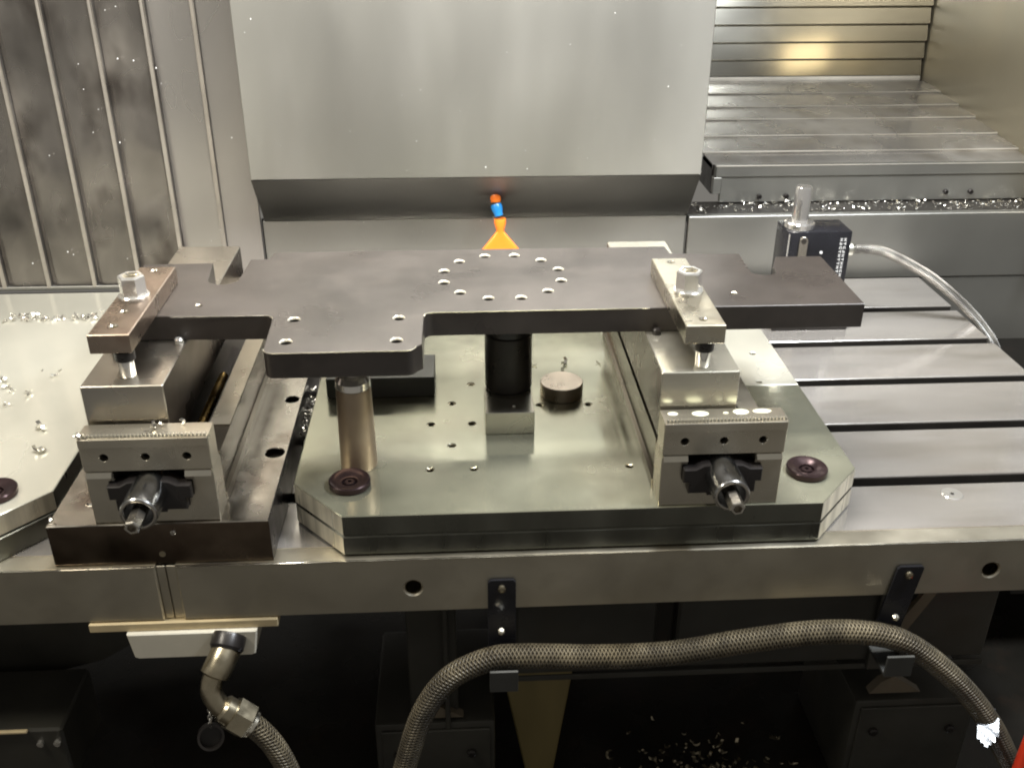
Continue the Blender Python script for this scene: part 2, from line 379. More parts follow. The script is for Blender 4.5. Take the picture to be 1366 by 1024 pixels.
for x, z in ((663,122),(712,122),(1003,126),(1049,126)):
    bm = cyl_dir([(0,-1),(4.5,-1),(4.5,5),(3.5,6.5),(2,6.5),(2,4),(0,4)], (x,860,z), (0,-1,0), 16)
    put('bolt', bm, MT['blackiron'], t)
# back: vertical slats above the stepped cover
t = thing('rear_slat_cover', 'steep wall of horizontal steel slats at the far right back', 'way cover', (900,1530,180))
for i in range(14):
    z0 = 205+39*i
    bm = bmesh.new()
    prism(bm, [(1545,z0),(1544.6,z0+1),(1554,z0+34),(1557,z0+35),(1557,z0+40),(1566,z0+40),(1564,z0)], 560, 1237, 'x')
    put('slat', bm, MT['back_slat'], t, smooth=4)
put('foot_strip', B((560,1543,193),(1237,1560,204),1.5), MT['lip'], t)
put('gap_backing', B((560,1570,170),(1300,1580,760),0), MT['hole'], t)
t = thing('enclosure_panel', 'smooth warm-tinted steel side panel at the upper right corner', 'panel', (1200,1200,100))
bm = bmesh.new(); prism(bm, [(1136,700),(1254,1650),(1266,1650),(1150,700)], 100, 900, 'z'); put('sheet', bm, MT['panel'], t)

# ================================================================== TABLE
t = thing('machine_table', 'long T-slotted steel machine table carrying the plates and vises', 'table', (0,0,-71))
# profile in (y,z): top with five T slots
XL, XR = -1050, 937
pr_ = [(25,-71)]
top = [(25,0)]
for k in range(5):
    yf = 130.2+126*k; yn = yf-20
    c = 0.9
    top += [(yn-c,0),(yn,-c),(yn,-20),(yn-7,-20),(yn-7,-34),(yf+7,-34),(yf+7,-20),(yf,-20),(yf,-c),(yf+c,0)]
top += [(762,0),(762,-71)]
bm = bmesh.new(); prism(bm, [(25.2,-71)]+[(25.2,0)]+top[1:], XL, XR, 'x'); put('slotted_top', bm, MT['table'], t)
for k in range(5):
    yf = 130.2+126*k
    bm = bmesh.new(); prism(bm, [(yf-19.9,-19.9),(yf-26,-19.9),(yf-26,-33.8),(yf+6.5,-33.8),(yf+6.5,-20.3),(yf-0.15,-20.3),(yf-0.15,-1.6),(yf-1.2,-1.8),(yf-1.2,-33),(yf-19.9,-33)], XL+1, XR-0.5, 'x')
    put('slot_shade', bm, MT['hole'], t)  # dark insert stands in for the shade inside the slot
rect = lambda x0,x1,z0,z1: [(x0,z0),(x1,z0),(x1,z1),(x0,z1)]
put('front_rail', holed(rect(XL,-195.5,-71,0), [], 0, 25, 'y', 1.6), MT['front'], t)
put('front_rail', holed(rect(-175,XR,-71,0), [circ(69,-38.6,9.5), circ(699,-40.4,9.5)], 0, 25, 'y', 1.6), MT['front'], t)
for xa, xb in ((XL,-196),(-174.5,XR)):
    put('bright_edge_line', tube([(xa,0.9,-0.9),(xb,0.9,-0.9)], 1.3, n=8, per=0), MT['burr'], t)  # bright tube stands in for the highlight along the front edge
put('groove_strip', B((-195.3,3.5,-71),(-186.2,25,-2),0.6), MT['front'], t)
put('groove_strip', B((-185.2,3.5,-71),(-175.2,25,-2),0.6), MT['front'], t)
for x, z in ((69,-38.6),(699,-40.4)):
    bm = lathe(bmesh.new(), [(9.4,24),(8.6,24),(8.6,2),(9.4,2)], (x,0,z), 'y'); put('thread', bm, MT['fitting'], t)
    put('hole_bottom', lathe(bmesh.new(), [(0,24.2),(9.3,24.2),(9.3,24.8),(0,24.8)], (x,0,z), 'y'), MT['hole'], t)
# round plug let into the table top
tp = thing('round_plug', 'small bright turned plug set flush in the table top, far right', 'plug', (688,89,0))
bm = lathe(bmesh.new(), [(0,-0.8),(2.2,-0.8),(2.2,0.4),(3,0.5),(11.2,1.1),(12,0.4),(12,0.05),(0,0.05)], (688,89,0)); put('turned_face', bm, MT['chrome'], tp)
put('centre_hole', lathe(bmesh.new(), [(0,0.9),(2.1,0.9),(2.1,0.1),(0,0.1)], (688,89,0), n=16), MT['hole'], tp)

# saddle castings and frame seen in the dark under the table
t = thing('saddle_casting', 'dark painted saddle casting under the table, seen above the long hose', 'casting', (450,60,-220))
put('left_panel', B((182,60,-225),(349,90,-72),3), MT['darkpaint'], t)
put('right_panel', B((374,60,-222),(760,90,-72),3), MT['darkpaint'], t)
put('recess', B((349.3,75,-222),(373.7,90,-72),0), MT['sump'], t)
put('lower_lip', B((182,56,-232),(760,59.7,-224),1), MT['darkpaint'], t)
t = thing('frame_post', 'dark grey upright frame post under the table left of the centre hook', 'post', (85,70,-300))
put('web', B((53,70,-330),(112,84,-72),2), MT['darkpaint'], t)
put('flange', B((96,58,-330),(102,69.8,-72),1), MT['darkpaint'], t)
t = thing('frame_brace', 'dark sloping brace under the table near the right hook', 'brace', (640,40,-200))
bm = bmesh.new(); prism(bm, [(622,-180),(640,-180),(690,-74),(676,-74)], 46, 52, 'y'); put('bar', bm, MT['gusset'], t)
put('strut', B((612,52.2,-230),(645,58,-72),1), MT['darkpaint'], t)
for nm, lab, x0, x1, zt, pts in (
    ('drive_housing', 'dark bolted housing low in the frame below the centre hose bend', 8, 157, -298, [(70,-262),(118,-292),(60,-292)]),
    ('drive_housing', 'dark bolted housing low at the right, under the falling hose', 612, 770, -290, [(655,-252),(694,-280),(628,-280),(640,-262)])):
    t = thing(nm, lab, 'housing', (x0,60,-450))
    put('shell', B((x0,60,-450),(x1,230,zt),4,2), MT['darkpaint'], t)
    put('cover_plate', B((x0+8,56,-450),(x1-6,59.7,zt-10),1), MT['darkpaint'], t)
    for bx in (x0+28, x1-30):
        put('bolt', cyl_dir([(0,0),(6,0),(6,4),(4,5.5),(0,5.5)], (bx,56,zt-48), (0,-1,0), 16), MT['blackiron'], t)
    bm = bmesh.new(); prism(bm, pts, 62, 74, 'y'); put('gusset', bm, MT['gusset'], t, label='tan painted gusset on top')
t = thing('tapered_wedge', 'olive brown tapering wedge hanging in the dark below the centre hook', 'wedge', (205,120,-450))
bm = bmesh.new(); prism(bm, [(163,-236),(262,-236),(236,-450),(200,-450)], 108, 150, 'y', 2); put('sheet', bm, MT['wedge'], t)  # plain tapering solid in olive brown
put('rim', B((160,104,-236),(266,154,-228),1.5), MT['darkpaint'], t)
t = thing('floor_bracket', 'dark shelf with a bright front edge at the lower left corner', 'bracket', (-430,30,-330))
put('shelf', B((-560,20,-330),(-345,120,-242),3), MT['darkpaint'], t)
put('edge_strip', B((-560,15,-243),(-382,19.8,-239),1), MT['cream'], t)
for x in (-372,-353): put('bolt', cyl_dir([(0,0),(4,0),(4,4),(0,5)], (x,20,-262), (0,-1,0), 12), MT['chrome'], t)
t = thing('bellows_flank', 'faint dark curved guard behind the terminal box, lower left', 'guard', (-300,130,-300))
bm = bmesh.new(); prism(bm, [(-620,-72),(-190,-72),(-205,-130),(-250,-190),(-330,-240),(-420,-265),(-620,-270)], 130, 150, 'y'); put('sheet', bm, MT['darkpaint'], t)

# ================================================================== BASE PLATES
def octo(x0, x1, y0, y1, cx, cy): return [(x0+cx,y0),(x1-cx,y0),(x1,y0+cy),(x1,y1),(x0,y1),(x0,y0+cy)]
ZT = 50.8
t = thing('riser_plate', 'lower thick steel plate with clipped corners under the centre fixture plate', 'plate', (250,140,0))
put('body', holed(octo(-58,559,6.9,530,57,64), [], 0.2, 26.4, 'z', 2.6), MT['plate_dark'], t)
side_material(t.children[0], MT['plate_dark'], MT['cut_face'])
hs = [(87.6,192.3),(136.6,192),(112.5,142.4),(112.4,243.3),(137,294),(136.6,91.6),(88.3,91.9),(221,234),(281.5,233),(309.7,88.6)]
front_holes = [h for h in hs if h[1] < 268]
t = thing('fixture_plate', 'polished steel fixture plate with clipped front corners beneath the black plate', 'plate', (250,140,26))
front_holes = [h for h in hs]
put('body', holed([(-0.5,6.7),(501.5,6.7),(559,70.7),(559,272.2),(454,272.2),(454,530),(-58,530),(-58,70.7)], [circ(x,y,4.3) for x,y in front_holes], 26.8, ZT, 'z', 0.9), MT['plate'], t)
side_material(t.children[0], MT['plate_side'], MT['cut_face'])
for x, y in front_holes:
    put('threaded_hole', lathe(bmesh.new(), [(4.3,ZT-1.2),(3.6,ZT-1.5),(3.6,27.5),(4.3,27.5)], (x,y,0), n=20), MT['fitting'], t)
t = thing('rear_strip_plate', 'narrow steel plate behind the seam, right of the right vise', 'plate', (505,400,26))
put('body', holed([(454.8,273.2),(559,273.2),(559,530),(454.8,530)], [circ(524.7,367,4.3), circ(510,282,3.6)], 26.8, ZT-0.2, 'z', 0.8), MT['plate_lit'], t)
t = thing('side_riser_plate', 'lower dark plate beneath the left chip-strewn fixture plate', 'plate', (-620,140,0))
put('body', holed(octo(-929,-309,5,530,57,66), [], 0.2, 26.4, 'z', 1.0), MT['plate_dark'], t)
t = thing('side_fixture_plate', 'pale steel fixture plate at the left edge, strewn with chips', 'plate', (-620,140,26))
put('body', holed(octo(-929,-312,6.7,530,57.5,64), [], 26.8, ZT, 'z', 0.9), MT['plate_lit'], t)
side_material(t.children[0], MT['plate_side'], MT['cut_face'])

def washer(x, y, label, first=[None]):
    if first[0] is None:
        t = thing('clamp_washer', label, 'washer', (x,y,ZT), 'dark clamp washers on the fixture plates')
        put('ring', lathe(bmesh.new(), [(0,0.2),(20.5,0.2),(22.5,1.2),(22.5,6.5),(21.3,7.8),(14,6.2),(11,4.2),(8.5,4.0),(8.5,1),(0,1)], (x,y,ZT), n=40), MT['washer'], t)
        bm = hexagon(bmesh.new(), (x,y), 11, ZT+0.6, ZT+4.6, 15, bore=2.4, cham=0.8); put('screw', bm, MT['washer'], t)
        first[0] = t; return t
    o = first[0]
    return copy_tree(o, Vector((x,y,ZT))-ORG[o], None, label)
washer(2.7, 66, 'dark washer in front of the upright post, left front corner of the plate')
washer(502, 66, 'dark wet washer to the right of the right-hand vise')
washer(-369, 66, 'dark washer cut by the left picture edge on the chip-strewn plate')

# ================================================================== LEFT VISE PLATE
t = thing('vise_base_plate', 'brown-stained steel base plate under the left vise, at the table edge', 'plate', (-185,150,0))
put('body', holed([(-296,4.2),(-74,4.2),(-74,520),(-296,520)], [circ(-86.8,264,8.6), circ(-88.5,137,10.5)], 0.2, ZT, 'z', 1.0), MT['vise_base'], t)
side_material(t.children[0], MT['stained_side'])
t.children[0].data.materials.append(MT['blackiron'])
for p in t.children[0].data.polygons:
    if p.normal.x > 0.7 and p.center.x > 0.10: p.material_index = 2
for x, y, q in ((-86.8,264,8.6),(-88.5,137,10.5)):
    bm = lathe(bmesh.new(), [(q,ZT-9),(q-3.5,ZT-9),(q-3.5,ZT-30),(0,ZT-30)], (x,y,0)); put('counterbore', bm, MT['hole'], t)
put('pin_hole', cyl_dir([(0,-0.5),(3.4,-0.5),(3.4,0.6),(2.2,0.6),(2.2,0.1),(0,0.1)], (-186,4.2,13), (0,-1,0), 16), MT['fitting'], t)
put('front_dowel', cyl_dir([(0,-0.5),(3,-0.5),(3,2),(2,3),(0,3)], (-171,4.2,40), (0,-1,0), 14), MT['bar'], t)

# ================================================================== VISES
X0, Y0 = -247.3, 5.4
t = thing('machine_vise', 'left steel vise clamping a bar, on the brown-stained base plate', 'vise', (X0+62.5,Y0+150,ZT), 'vises holding the steel bars')
V = lambda x, y, z: (X0+x, Y0+y, z)
# base: channel with two rails, lower flanges
bm = bmesh.new()
prism(bm, [(X0-1,ZT+0.3),(X0+126,ZT+0.3),(X0+126,62),(X0+122,64),(X0+122,92),(X0+125,94),(X0+125,111.6),(X0+102,111.6),(X0+102,70),(X0+24,70),(X0+24,111.6),(X0,111.6),(X0,94),(X0+3,92),(X0+3,64),(X0-1,62)], Y0+36, Y0+420, 'y', 0.8)
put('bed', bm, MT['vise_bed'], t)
put('channel_shade', B((X0+24.3,Y0+37,70.3),(X0+101.7,Y0+419,72),0), MT['hole'], t)  # dark sheets on floor and rails stand in for shade in the channel
put('rail_shade', B((X0+99.6,Y0+37,72.2),(X0+101.7,Y0+419,110),0), MT['hole'], t)
put('rail_shade', B((X0+24.3,Y0+37,72.2),(X0+26.4,Y0+419,110),0), MT['hole'], t)
put('rail_top', B((X0+102.3,Y0+90,111.8),(X0+124.6,Y0+390,113.2),0.5), MT['vise'], t)
# front wall of the body with the opening for the spindle
bm = bmesh.new()
prism(bm, [(X0,ZT+0.3),(X0+125,ZT+0.3),(X0+125,106),(X0+123.5,111.4),(X0+97,111.4),(X0+97,100.5),(X0+103,100.5),(X0+103,83.5),(X0+97,83.5),(X0+97,70.5),(X0+30,70.5),(X0+30,83.5),(X0+22,83.5),(X0+22,100.5),(X0+27,100.5),(X0+27,111.4),(X0+1.5,111.4),(X0,106)], Y0+2, Y0+35.6, 'y', 0.6)
put('front_wall', bm, MT['vise'], t)
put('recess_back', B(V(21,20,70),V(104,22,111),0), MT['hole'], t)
for xa, xb in ((1.5,26.5),(97.5,123.5)):
    bm = bmesh.new(); prism(bm, [(Y0+1.9,105.6),(Y0-1.6,106.2),(Y0+1.4,111.2),(Y0+1.9,111.2)], X0+xa, X0+xb, 'x'); put('ledge', bm, MT['burr'], t)
# front jaw
jaw = put('front_jaw', holed([(X0,112.2),(X0+125,112.2),(X0+125,150.4),(X0,150.4)], [circ(X0+22,127.8,4.1), circ(X0+62,127.8,4.1), circ(X0+102,127.8,4.1)], Y0+1.5, Y0+28.5, 'y', 0.6), MT['vise'], t)
put('upper_band', B(V(0.2,-0.3,139.2),V(124.8,1.3,149.6),0.6), MT['vise'], jaw)
for k in (22,62,102):
    put('screw_hole', lathe(bmesh.new(), [(0,24),(4.0,24),(4.0,6),(3.2,6),(3.2,23)], (X0+k,Y0,127.8), 'y', n=20), MT['hole'], jaw)
bm = bmesh.new()
for k in range(34):
    x = X0+1.5+k*3.6
    prism(bm, [(x+0.35,150.5),(x+3.25,150.5),(x+2.5,152.8),(x+1.1,152.8)], Y0+1.6, Y0+5.4, 'y')
g = put('gripping_teeth', bm, MT['bar_bright'], jaw); g['kind'] = 'stuff'
put('rear_jaw', B(V(0,392,112),V(125,425,150.4),0.8), MT['vise'], t)
# spindle bearing bracket, sleeve and hexagon
bm = bmesh.new()
cx = X0+62; zc = 92
outl = [(cx-40,84),(cx-34,84),(cx-34,71),(cx-14,71),(cx-14,68),(cx+14,68),(cx+14,71),(cx+35,71),(cx+35,84),(cx+41,84),(cx+41,99.5),(cx+28,99.5),(cx+20,104)]+arc(cx,zc,18,45,135,7)+[(cx-20,104),(cx-28,99.5),(cx-40,99.5)]
prism(bm, outl, Y0-7, Y0+12, 'y', 1.0); put('bearing_bracket', bm, MT['blackiron'], t)
sl = put('spindle_sleeve', lathe(bmesh.new(), [(17.3,-12),(18.0,-12),(18.0,43.5),(17.0,45),(14.2,45),(13.4,44),(13.4,24),(0,24)], (cx,Y0,zc), 'y', n=48, flip=-1), MT['sleeve'], t)
put('sleeve_rim', lathe(bmesh.new(), [(16.9,45.1),(15.2,45.5),(14.3,45.1)], (cx,Y0,zc), 'y', n=48, flip=-1), MT['bar'], sl)
bm = hexagon(bmesh.new(), (0,0), 13.5, 0, 42, 12, bore=4.6, cham=1.2); orient(bm, bm.verts, (cx,Y0-25,zc), (0,-1,0)); put('hexagon', bm, MT['bar'], sl)
# threaded spindle lying in the channel
bm = tube([(cx+20,Y0+40,88),(cx+20,Y0+330,88)], 4.6, n=16, per=0); put('spindle', bm, MT['blackiron'], t)
bm = bmesh.new()
for k in range(60):
    lathe(bm, [(4.6,0),(5.6,1.2),(4.6,2.4)], (cx+20,Y0+40+k*3.6,88), 'y', n=12)
g = put('spindle_thread', bm, MT['gold_glint'], t); g['kind'] = 'stuff'
vise_l = t
vise_r = copy_tree(t, (573.8,1.7,0), None, 'right steel vise clamping a bar, standing on the polished fixture plate')

# ---- bars in the vises, straps, screws, nuts
t = thing('steel_bar', 'dull square steel bar held in the left vise', 'bar', (-207,240,118), 'long bars in the vises')
put('body', B((-247,38.8,118),(-167,443,190.1),0.9), MT['bar'], t)
t2 = thing('steel_bar', 'bright square steel bar held in the right vise', 'bar', (367,240,118), 'long bars in the vises')
put('body', B((326.8,40.5,118),(407,436,190.1),0.9), MT['bar_bright'], t2)

for b_ in (t, t2):
    me = b_.children[0].data; me.materials.append(MT['scale'])
    for p in me.polygons:
        if abs(p.normal.x) > 0.9: p.material_index = 1
ZP = 218.6
def strap(x0, y0, y1, label, m, ny, holes):
    t = thing('clamp_strap', label, 'clamp', (x0+20,(y0+y1)/2,ZP), 'flat clamp straps on the black plate')
    put('bar', holed([(x0,y0),(x0+40,y0),(x0+40,y1),(x0,y1)], [circ(x0+20,h,3.6,20) for h in holes], ZP+0.3, ZP+20.7, 'z', 0.9), m, t)
    for h in holes:
        put('tapped_hole', lathe(bmesh.new(), [(4.4,ZP+20.9),(3.4,ZP+19.5),(3.4,ZP+8),(0,ZP+8)], (x0+20,h,0), n=20), MT['burr'], t)
    return t
strap(-234.8, 51.5, 236, 'brown steel clamp strap over the left end of the plate', MT['strap_brown'], 148, [72,108,224])
strap(348.4, 45, 236, 'yellowish bright steel clamp strap over the right end of the plate', MT['strap'], 134, [60,224])

def nut(x, y, label, rot):
    t = thing('clamp_nut', label, 'nut', (x,y,ZP+20.8), 'clamping nuts on the straps')
    z = ZP+21
    put('washer', lathe(bmesh.new(), [(0,0),(16,0),(16,2.6),(15.2,3.4),(0,3.4)], (x,y,z)), MT['chrome'], t)
    put('hex_nut', hexagon(bmesh.new(), (x,y), 24, z+3.6, z+24, rot, bore=9.2, cham=1.6), MT['chrome'], t)
    put('stud_end', lathe(bmesh.new(), [(0,21.2),(6.2,21.2),(7.4,19.8),(7.4,17.2),(0,17.2)], (x,y,z), n=20), MT['fitting'], t)
nut(-216, 148, 'tall bright hex nut on the brown left strap', 2)
nut(369, 134, 'tall bright hex nut on the yellowish right strap', 0)
def jack(x, y, label):
    t = thing('jack_screw', label, 'screw', (x,y,190.2), 'support screws under the strap ends')
    put('shank', lathe(bmesh.new(), [(0,0.2),(7.4,0.2),(7.8,1),(7.8,18),(0,18)], (x,y,190.2), n=24), MT['chrome'], t)
    put('collar', lathe(bmesh.new(), [(0,18.2),(10,18.2),(10,27.9),(0,27.9)], (x,y,190.2), n=24), MT['blackiron'], t)
jack(-206, 62, 'short bright screw between the left strap and its bar')
jack(371, 56, 'short dark-collared screw between the right strap and its bar')

# ================================================================== BLACK PLATE
outer = []
outer += [(-250,145),(-250,300),(-169.5,302)]                               # left arm, back corner
outer += [(-163,244)]+arc(-145.5,249,18,200,340,9)+[(-126.5,312),(-104,312),(-102,336)]
outer += [(384,334.5),(386,309),(471,303)]
outer += [(469,258)]+arc(484,249,18,196,318,8)[1:]+[(500,258),(513,291),(569,290),(567.5,140)]
outer += arc(97,130,10,90,180,6)+[(87,130)][:0]
outer += [(78.3+8.7,60)]+arc(71,56,10,0,-90,6)[1:]+arc(-59,56,10,-90,-180,6)+arc(-82,130,10,0,90,6)
outer = outer[::-1]
# circle of twelve holes, four in the tongue, small ones in the arms
HC = [(175.2+69.8*math.cos(R(15+30*k)), 242.7+69.8*math.sin(R(15+30*k))) for k in range(12)]
HT = [(-48.8,127.2),(60.8,126),(-49.3,71.5),(61,70)]
HA = [(-157,170.3),(431.8,176.8)]
t = thing('drilled_plate', 'large flat black drilled plate with notches and a front tongue', 'plate', (175,240,190.3))
pl = put('body', holed(outer, [circ(x,y,6.2,24) for x,y in HC+HT]+[circ(x,y,3.0,20) for x,y in HA], 190.4, ZP, 'z', 0.7), MT['black'], t)
for x, y in HC+HT:
    put('hole_chamfer', lathe(bmesh.new(), [(6.7,ZP+0.10),(6.2,ZP-0.3),(5.9,ZP-1.0),(5.9,ZP-2.6)], (x,y,0), n=28), MT['bore'], t)
    put('hole_shade', lathe(bmesh.new(), [(6.0,ZP-2.7),(6.0,ZP-9),(0,ZP-9)], (x,y,0), n=20), MT['hole'], t)  # dark cup stands in for the shade down the through hole
for x, y in HA:
    put('hole_chamfer', lathe(bmesh.new(), [(3.8,ZP+0.12),(3.0,ZP-0.5),(2.7,ZP-12),(0,ZP-12)], (x,y,0), n=20), MT['burr'], t)
put('scratch_mark', B((500,160.5,ZP-0.2),(505,163,ZP+0.12),0), MT['burr'], t)
# thin bright line laid along the front edges
def edge_line(pts, nm='bright_edge_line'):
    put(nm, tube([(x,y,ZP-0.45) for x,y in pts], 0.55, n=6, per=0), MT['burr'], t)
edge_line(arc(-59,56,10.05,180,270,6)+arc(71,56,10.05,270,360,6))
edge_line([(-180,139.95)]+arc(-82,130,10.05,90,0,6))
edge_line(arc(97,130,10.05,180,90,6)+[(330,140)])

for x, lab in ((-173.5,'tiny steel stop pin at the plate edge on the left bar'),(338.5,'tiny dark stop pin at the plate edge on the right bar')):
    t = thing('stop_pin', lab, 'pin', (x,134,190.2), 'stop pins against the plate edge')
    put('shank', lathe(bmesh.new(), [(0,0.2),(4.6,0.2),(4.6,5),(3.4,6.6),(0,7)], (x,134.5,190.2), n=20), MT['blackiron'] if x > 0 else MT['chrome'], t)

# ================================================================== THINGS UNDER THE PLATE
t = thing('support_post', 'round rusty steel jack post under the plate tongue', 'post', (9.5,108,ZT))
put('shaft', lathe(bmesh.new(), [(0,0.3),(20,0.3),(20.3,2),(19.6,50),(18.8,92),(17.8,97),(0,97)], (9.5,108,ZT), n=40), MT['post'], t)
put('bright_cap', lathe(bmesh.new(), [(17.6,97.2),(19,98.5),(18.8,106),(15,111),(8,112),(8,138),(0,138)], (9.5,108,ZT), n=40), MT['chrome'], t)
t = thing('foot_block', 'small bright square block standing in front of the black column', 'block', (180.5,200,ZT))
put('body', B((152.2,164.3,ZT+0.3),(209.2,236,79.5),0.7), MT['bar_bright'], t)
put('dimple', lathe(bmesh.new(), [(0,0.2),(2.2,0.2),(1.6,1.6),(0,2)], (186,180,79.5), n=14), MT['chrome'], t)
t = thing('support_column', 'thick black round column standing on the bright block', 'column', (182,232,79.6))
put('lower_body', lathe(bmesh.new(), [(0,0.3),(26,0.3),(28.5,3.5),(28.5,72),(27.2,74),(0,74)], (182,232,79.6), n=48), MT['blackiron'], t)
put('upper_body', lathe(bmesh.new(), [(0,74.2),(27.4,74.2),(27.4,110.5),(0,110.5)], (182,232,79.6), n=48), MT['blackpaint'], t)
t = thing('spacer_block', 'low dark grey square block behind the round post', 'block', (24,290,ZT))
put('body', B((-43,264,ZT+0.3),(91.5,330,77.4),0.8), MT['grey_block'], t)
t = thing('round_puck', 'short brown round steel puck right of the black column', 'puck', (250.5,262,ZT))
put('body', lathe(bmesh.new(), [(0,0.3),(26.2,0.3),(26.8,1),(26.8,17.4),(26,18.4),(0,18.4)], (250.5,262,ZT), n=48), MT['puck'], t)

# ================================================================== COOLANT NOZZLE
t = thing('coolant_nozzle', 'orange and blue jointed coolant nozzle with flared tip below the column', 'nozzle', (190,745,74))
put('joint', cyl_dir([(0,0),(7,0),(8.6,3),(8.8,14),(7.4,19),(0,19)], (187.5,752,170), (0.02,-0.42,-1), 24), MT['orange'], t, label='orange joint at the top')
put('joint', cyl_dir([(0,0),(8.2,0),(9.6,4),(9.2,9),(7.2,16),(7.2,20),(0,20)], (187.8,744,150), (0.28,-0.35,-1), 24), MT['blue'], t, label='blue joint in the middle')
bm = bmesh.new()
rows = []
for zz, hw, hd, y in ((127,9.8,9.5,738),(121,10.2,10,736),(113,7.6,7.2,733),(108,6.4,5.6,731),(105,8.5,4.8,730),(79,31.5,3.2,722),(76,32,3,721.4)):
    rows.append([bm.verts.new((194.5+hw*(abs(math.cos(a))**p_)*(1 if math.cos(a) >= 0 else -1), y+hd*(abs(math.sin(a))**p_)*(1 if math.sin(a) >= 0 else -1), zz)) for a in [2*math.pi*k/24 for k in range(24)] for p_ in [1 if zz > 106 else 0.5]])
fs = []
for a, b in zip(rows, rows[1:]):
    for k in range(24): fs.append(bm.faces.new((a[k],a[(k+1)%24],b[(k+1)%24],b[k])))
fs.append(bm.faces.new(rows[0])); fs.append(bm.faces.new(rows[-1][::-1])); bmesh.ops.recalc_face_normals(bm, faces=fs)
put('flared_tip', bm, MT['orange'], t, label='flat orange fan-shaped tip')

# ================================================================== TOOL PROBE
t = thing('tool_probe', 'black tool setting probe with a chrome plunger and braided cable', 'probe', (668,590,0))
put('housing', B((621,560,14),(719,620,156.6),2.2,2), MT['blackpaint'], t)
put('foot', B((610,548,0.3),(730,632,13.7),1.5), MT['blackiron'], t)
put('flange', lathe(bmesh.new(), [(0,0.2),(22,0.2),(22.6,1),(22.6,8),(20,10.2),(0,10.2)], (644,584,156.8), n=40), MT['mirror'], t)
put('plunger', lathe(bmesh.new(), [(0,10),(12.4,10),(12.4,60),(11,62.5),(0,62.5)], (644,586,157.2), n=40), MT['mirror'], t)
bm = bmesh.new(); prism(bm, arc(645,143,6.6,0,180,9)+[(638.4,40),(651.6,40)], 557.6, 559.8, 'y', 0.4)
sp = put('slot_plate', bm, MT['bar'], t, label='light grey vertical inset on the front')
put('slot_hole', cyl_dir([(0,-0.2),(4,-0.2),(4,0.5),(0,0.5)], (645,557.6,142.5), (0,-1,0), 18), MT['hole'], sp)
put('screw', cyl_dir([(0,-0.5),(2.4,-0.5),(2.4,0.5),(0,0.8)], (674.5,559.9,124), (0,-1,0), 12), MT['white'], t)
put('corner_highlight', tube([(622.2,559.6,20),(622.2,559.6,154)], 1.2, n=8, per=0), MT['chrome'], t)  # bright tube stands in for the highlight on the rounded corner
bm = bmesh.new()                                                            # worn two-line white lettering running down the right edge
rnd = random.Random(3)
for k in range(13):
    z = 146-k*6.3
    for x in (701.5,707.2):
        pat = rnd.choice(([(0,0,1,4.2),(0,0,3.6,1),(2.8,0,3.6,4.2)],[(0,0,3.6,1),(0,3.2,3.6,4.2),(1.3,0,2.3,4.2)],[(0,0,1,4.2),(1.8,1.6,3.6,2.6),(0,3.4,3.6,4.2)],[(0,1.6,3.6,2.6),(2.6,0,3.6,4.2)]))
        for a, b, c, d in pat: box(bm, (x+a,559.4,z-d), (x+c,559.75,z-b))
g = put('lettering', bm, MT['white'], t); 
gl = put('cable_gland', lathe(bmesh.new(), [(0,0),(10,0),(11.5,2),(11.5,13),(9,16),(0,16)], (719.2,590,118), 'x', n=28), MT['brass_light'], t)
cable = [(734,590,118),(752,588,119),(782,584,115),(823,578,97),(862,574,75),(900,572,47),(935,572,17),(962,572,-10),(990,572,-45),(1008,572,-90)]
put('cable', tube(cable, 7.8, n=18, per=12), MT['cable'], t)

# ================================================================== FRONT: HOOKS, HOSES, TERMINAL BOX
def hook(x, lean, label):
    t = thing('hose_hook', label, 'hook', (x,-2,-70), 'hose hooks on the table front')
    bm = bmesh.new()
    w_ = 15
    sh = lambda z: (z+30)*lean
    pts = [(x-w_+sh(-140),-140),(x+w_+sh(-140),-140),(x+w_+sh(-32),-32)]+[(x+w_-3+sh(-29),-29),(x-w_+3+sh(-29),-29)]+[(x-w_+sh(-32),-32)]
    prism(bm, pts, -4, -0.3, 'y', 0.5); put('strap', bm, MT['blackpaint'], t)
    bm = bmesh.new(); s0 = sh(-140)
    prism(bm, [(-4.2,-140),(-52,-140),(-52,-113),(-49,-113),(-49,-136.5),(-4.2,-136.5)], x-w_+s0, x+w_+s0, 'x', 0.4); put('lip', bm, MT['grey_block'], t)
    put('screw', cyl_dir([(0,0),(4.6,0),(4.2,2.4),(2,3),(0,2)], (x+sh(-40),-4,-40), (0,-1,0), 18), MT['fitting'], t)
    bm = hexagon(bmesh.new(), (0,0), 7, 0, 4, 10); orient(bm, bm.verts, (x-2+s0,-24,-82), (0.2,-0.3,1)); put('clip', bm, MT['burr'], t)
hook(163, 0.0, 'black hose hook screwed to the middle of the table front')
hook(607, 0.14, 'tilted black hose hook screwed to the table front at the right')
t = thing('braided_hose', 'long brown braided hose looping across under the table front', 'hose', (400,-30,-120))
hose = [(38,-34,-330),(52,-34,-262),(74,-32,-188),(104,-30,-140),(146,-28,-117),(186,-28,-113),(265,-28,-118),(345,-28,-117),(424,-28,-104),(504,-28,-95),(568,-28,-100),(616,-28,-121),(678,-30,-176),(727,-32,-237),(765,-34,-300)]
put('braid', tube(hose, 13.2, n=24, per=14), MT['hose'], t)

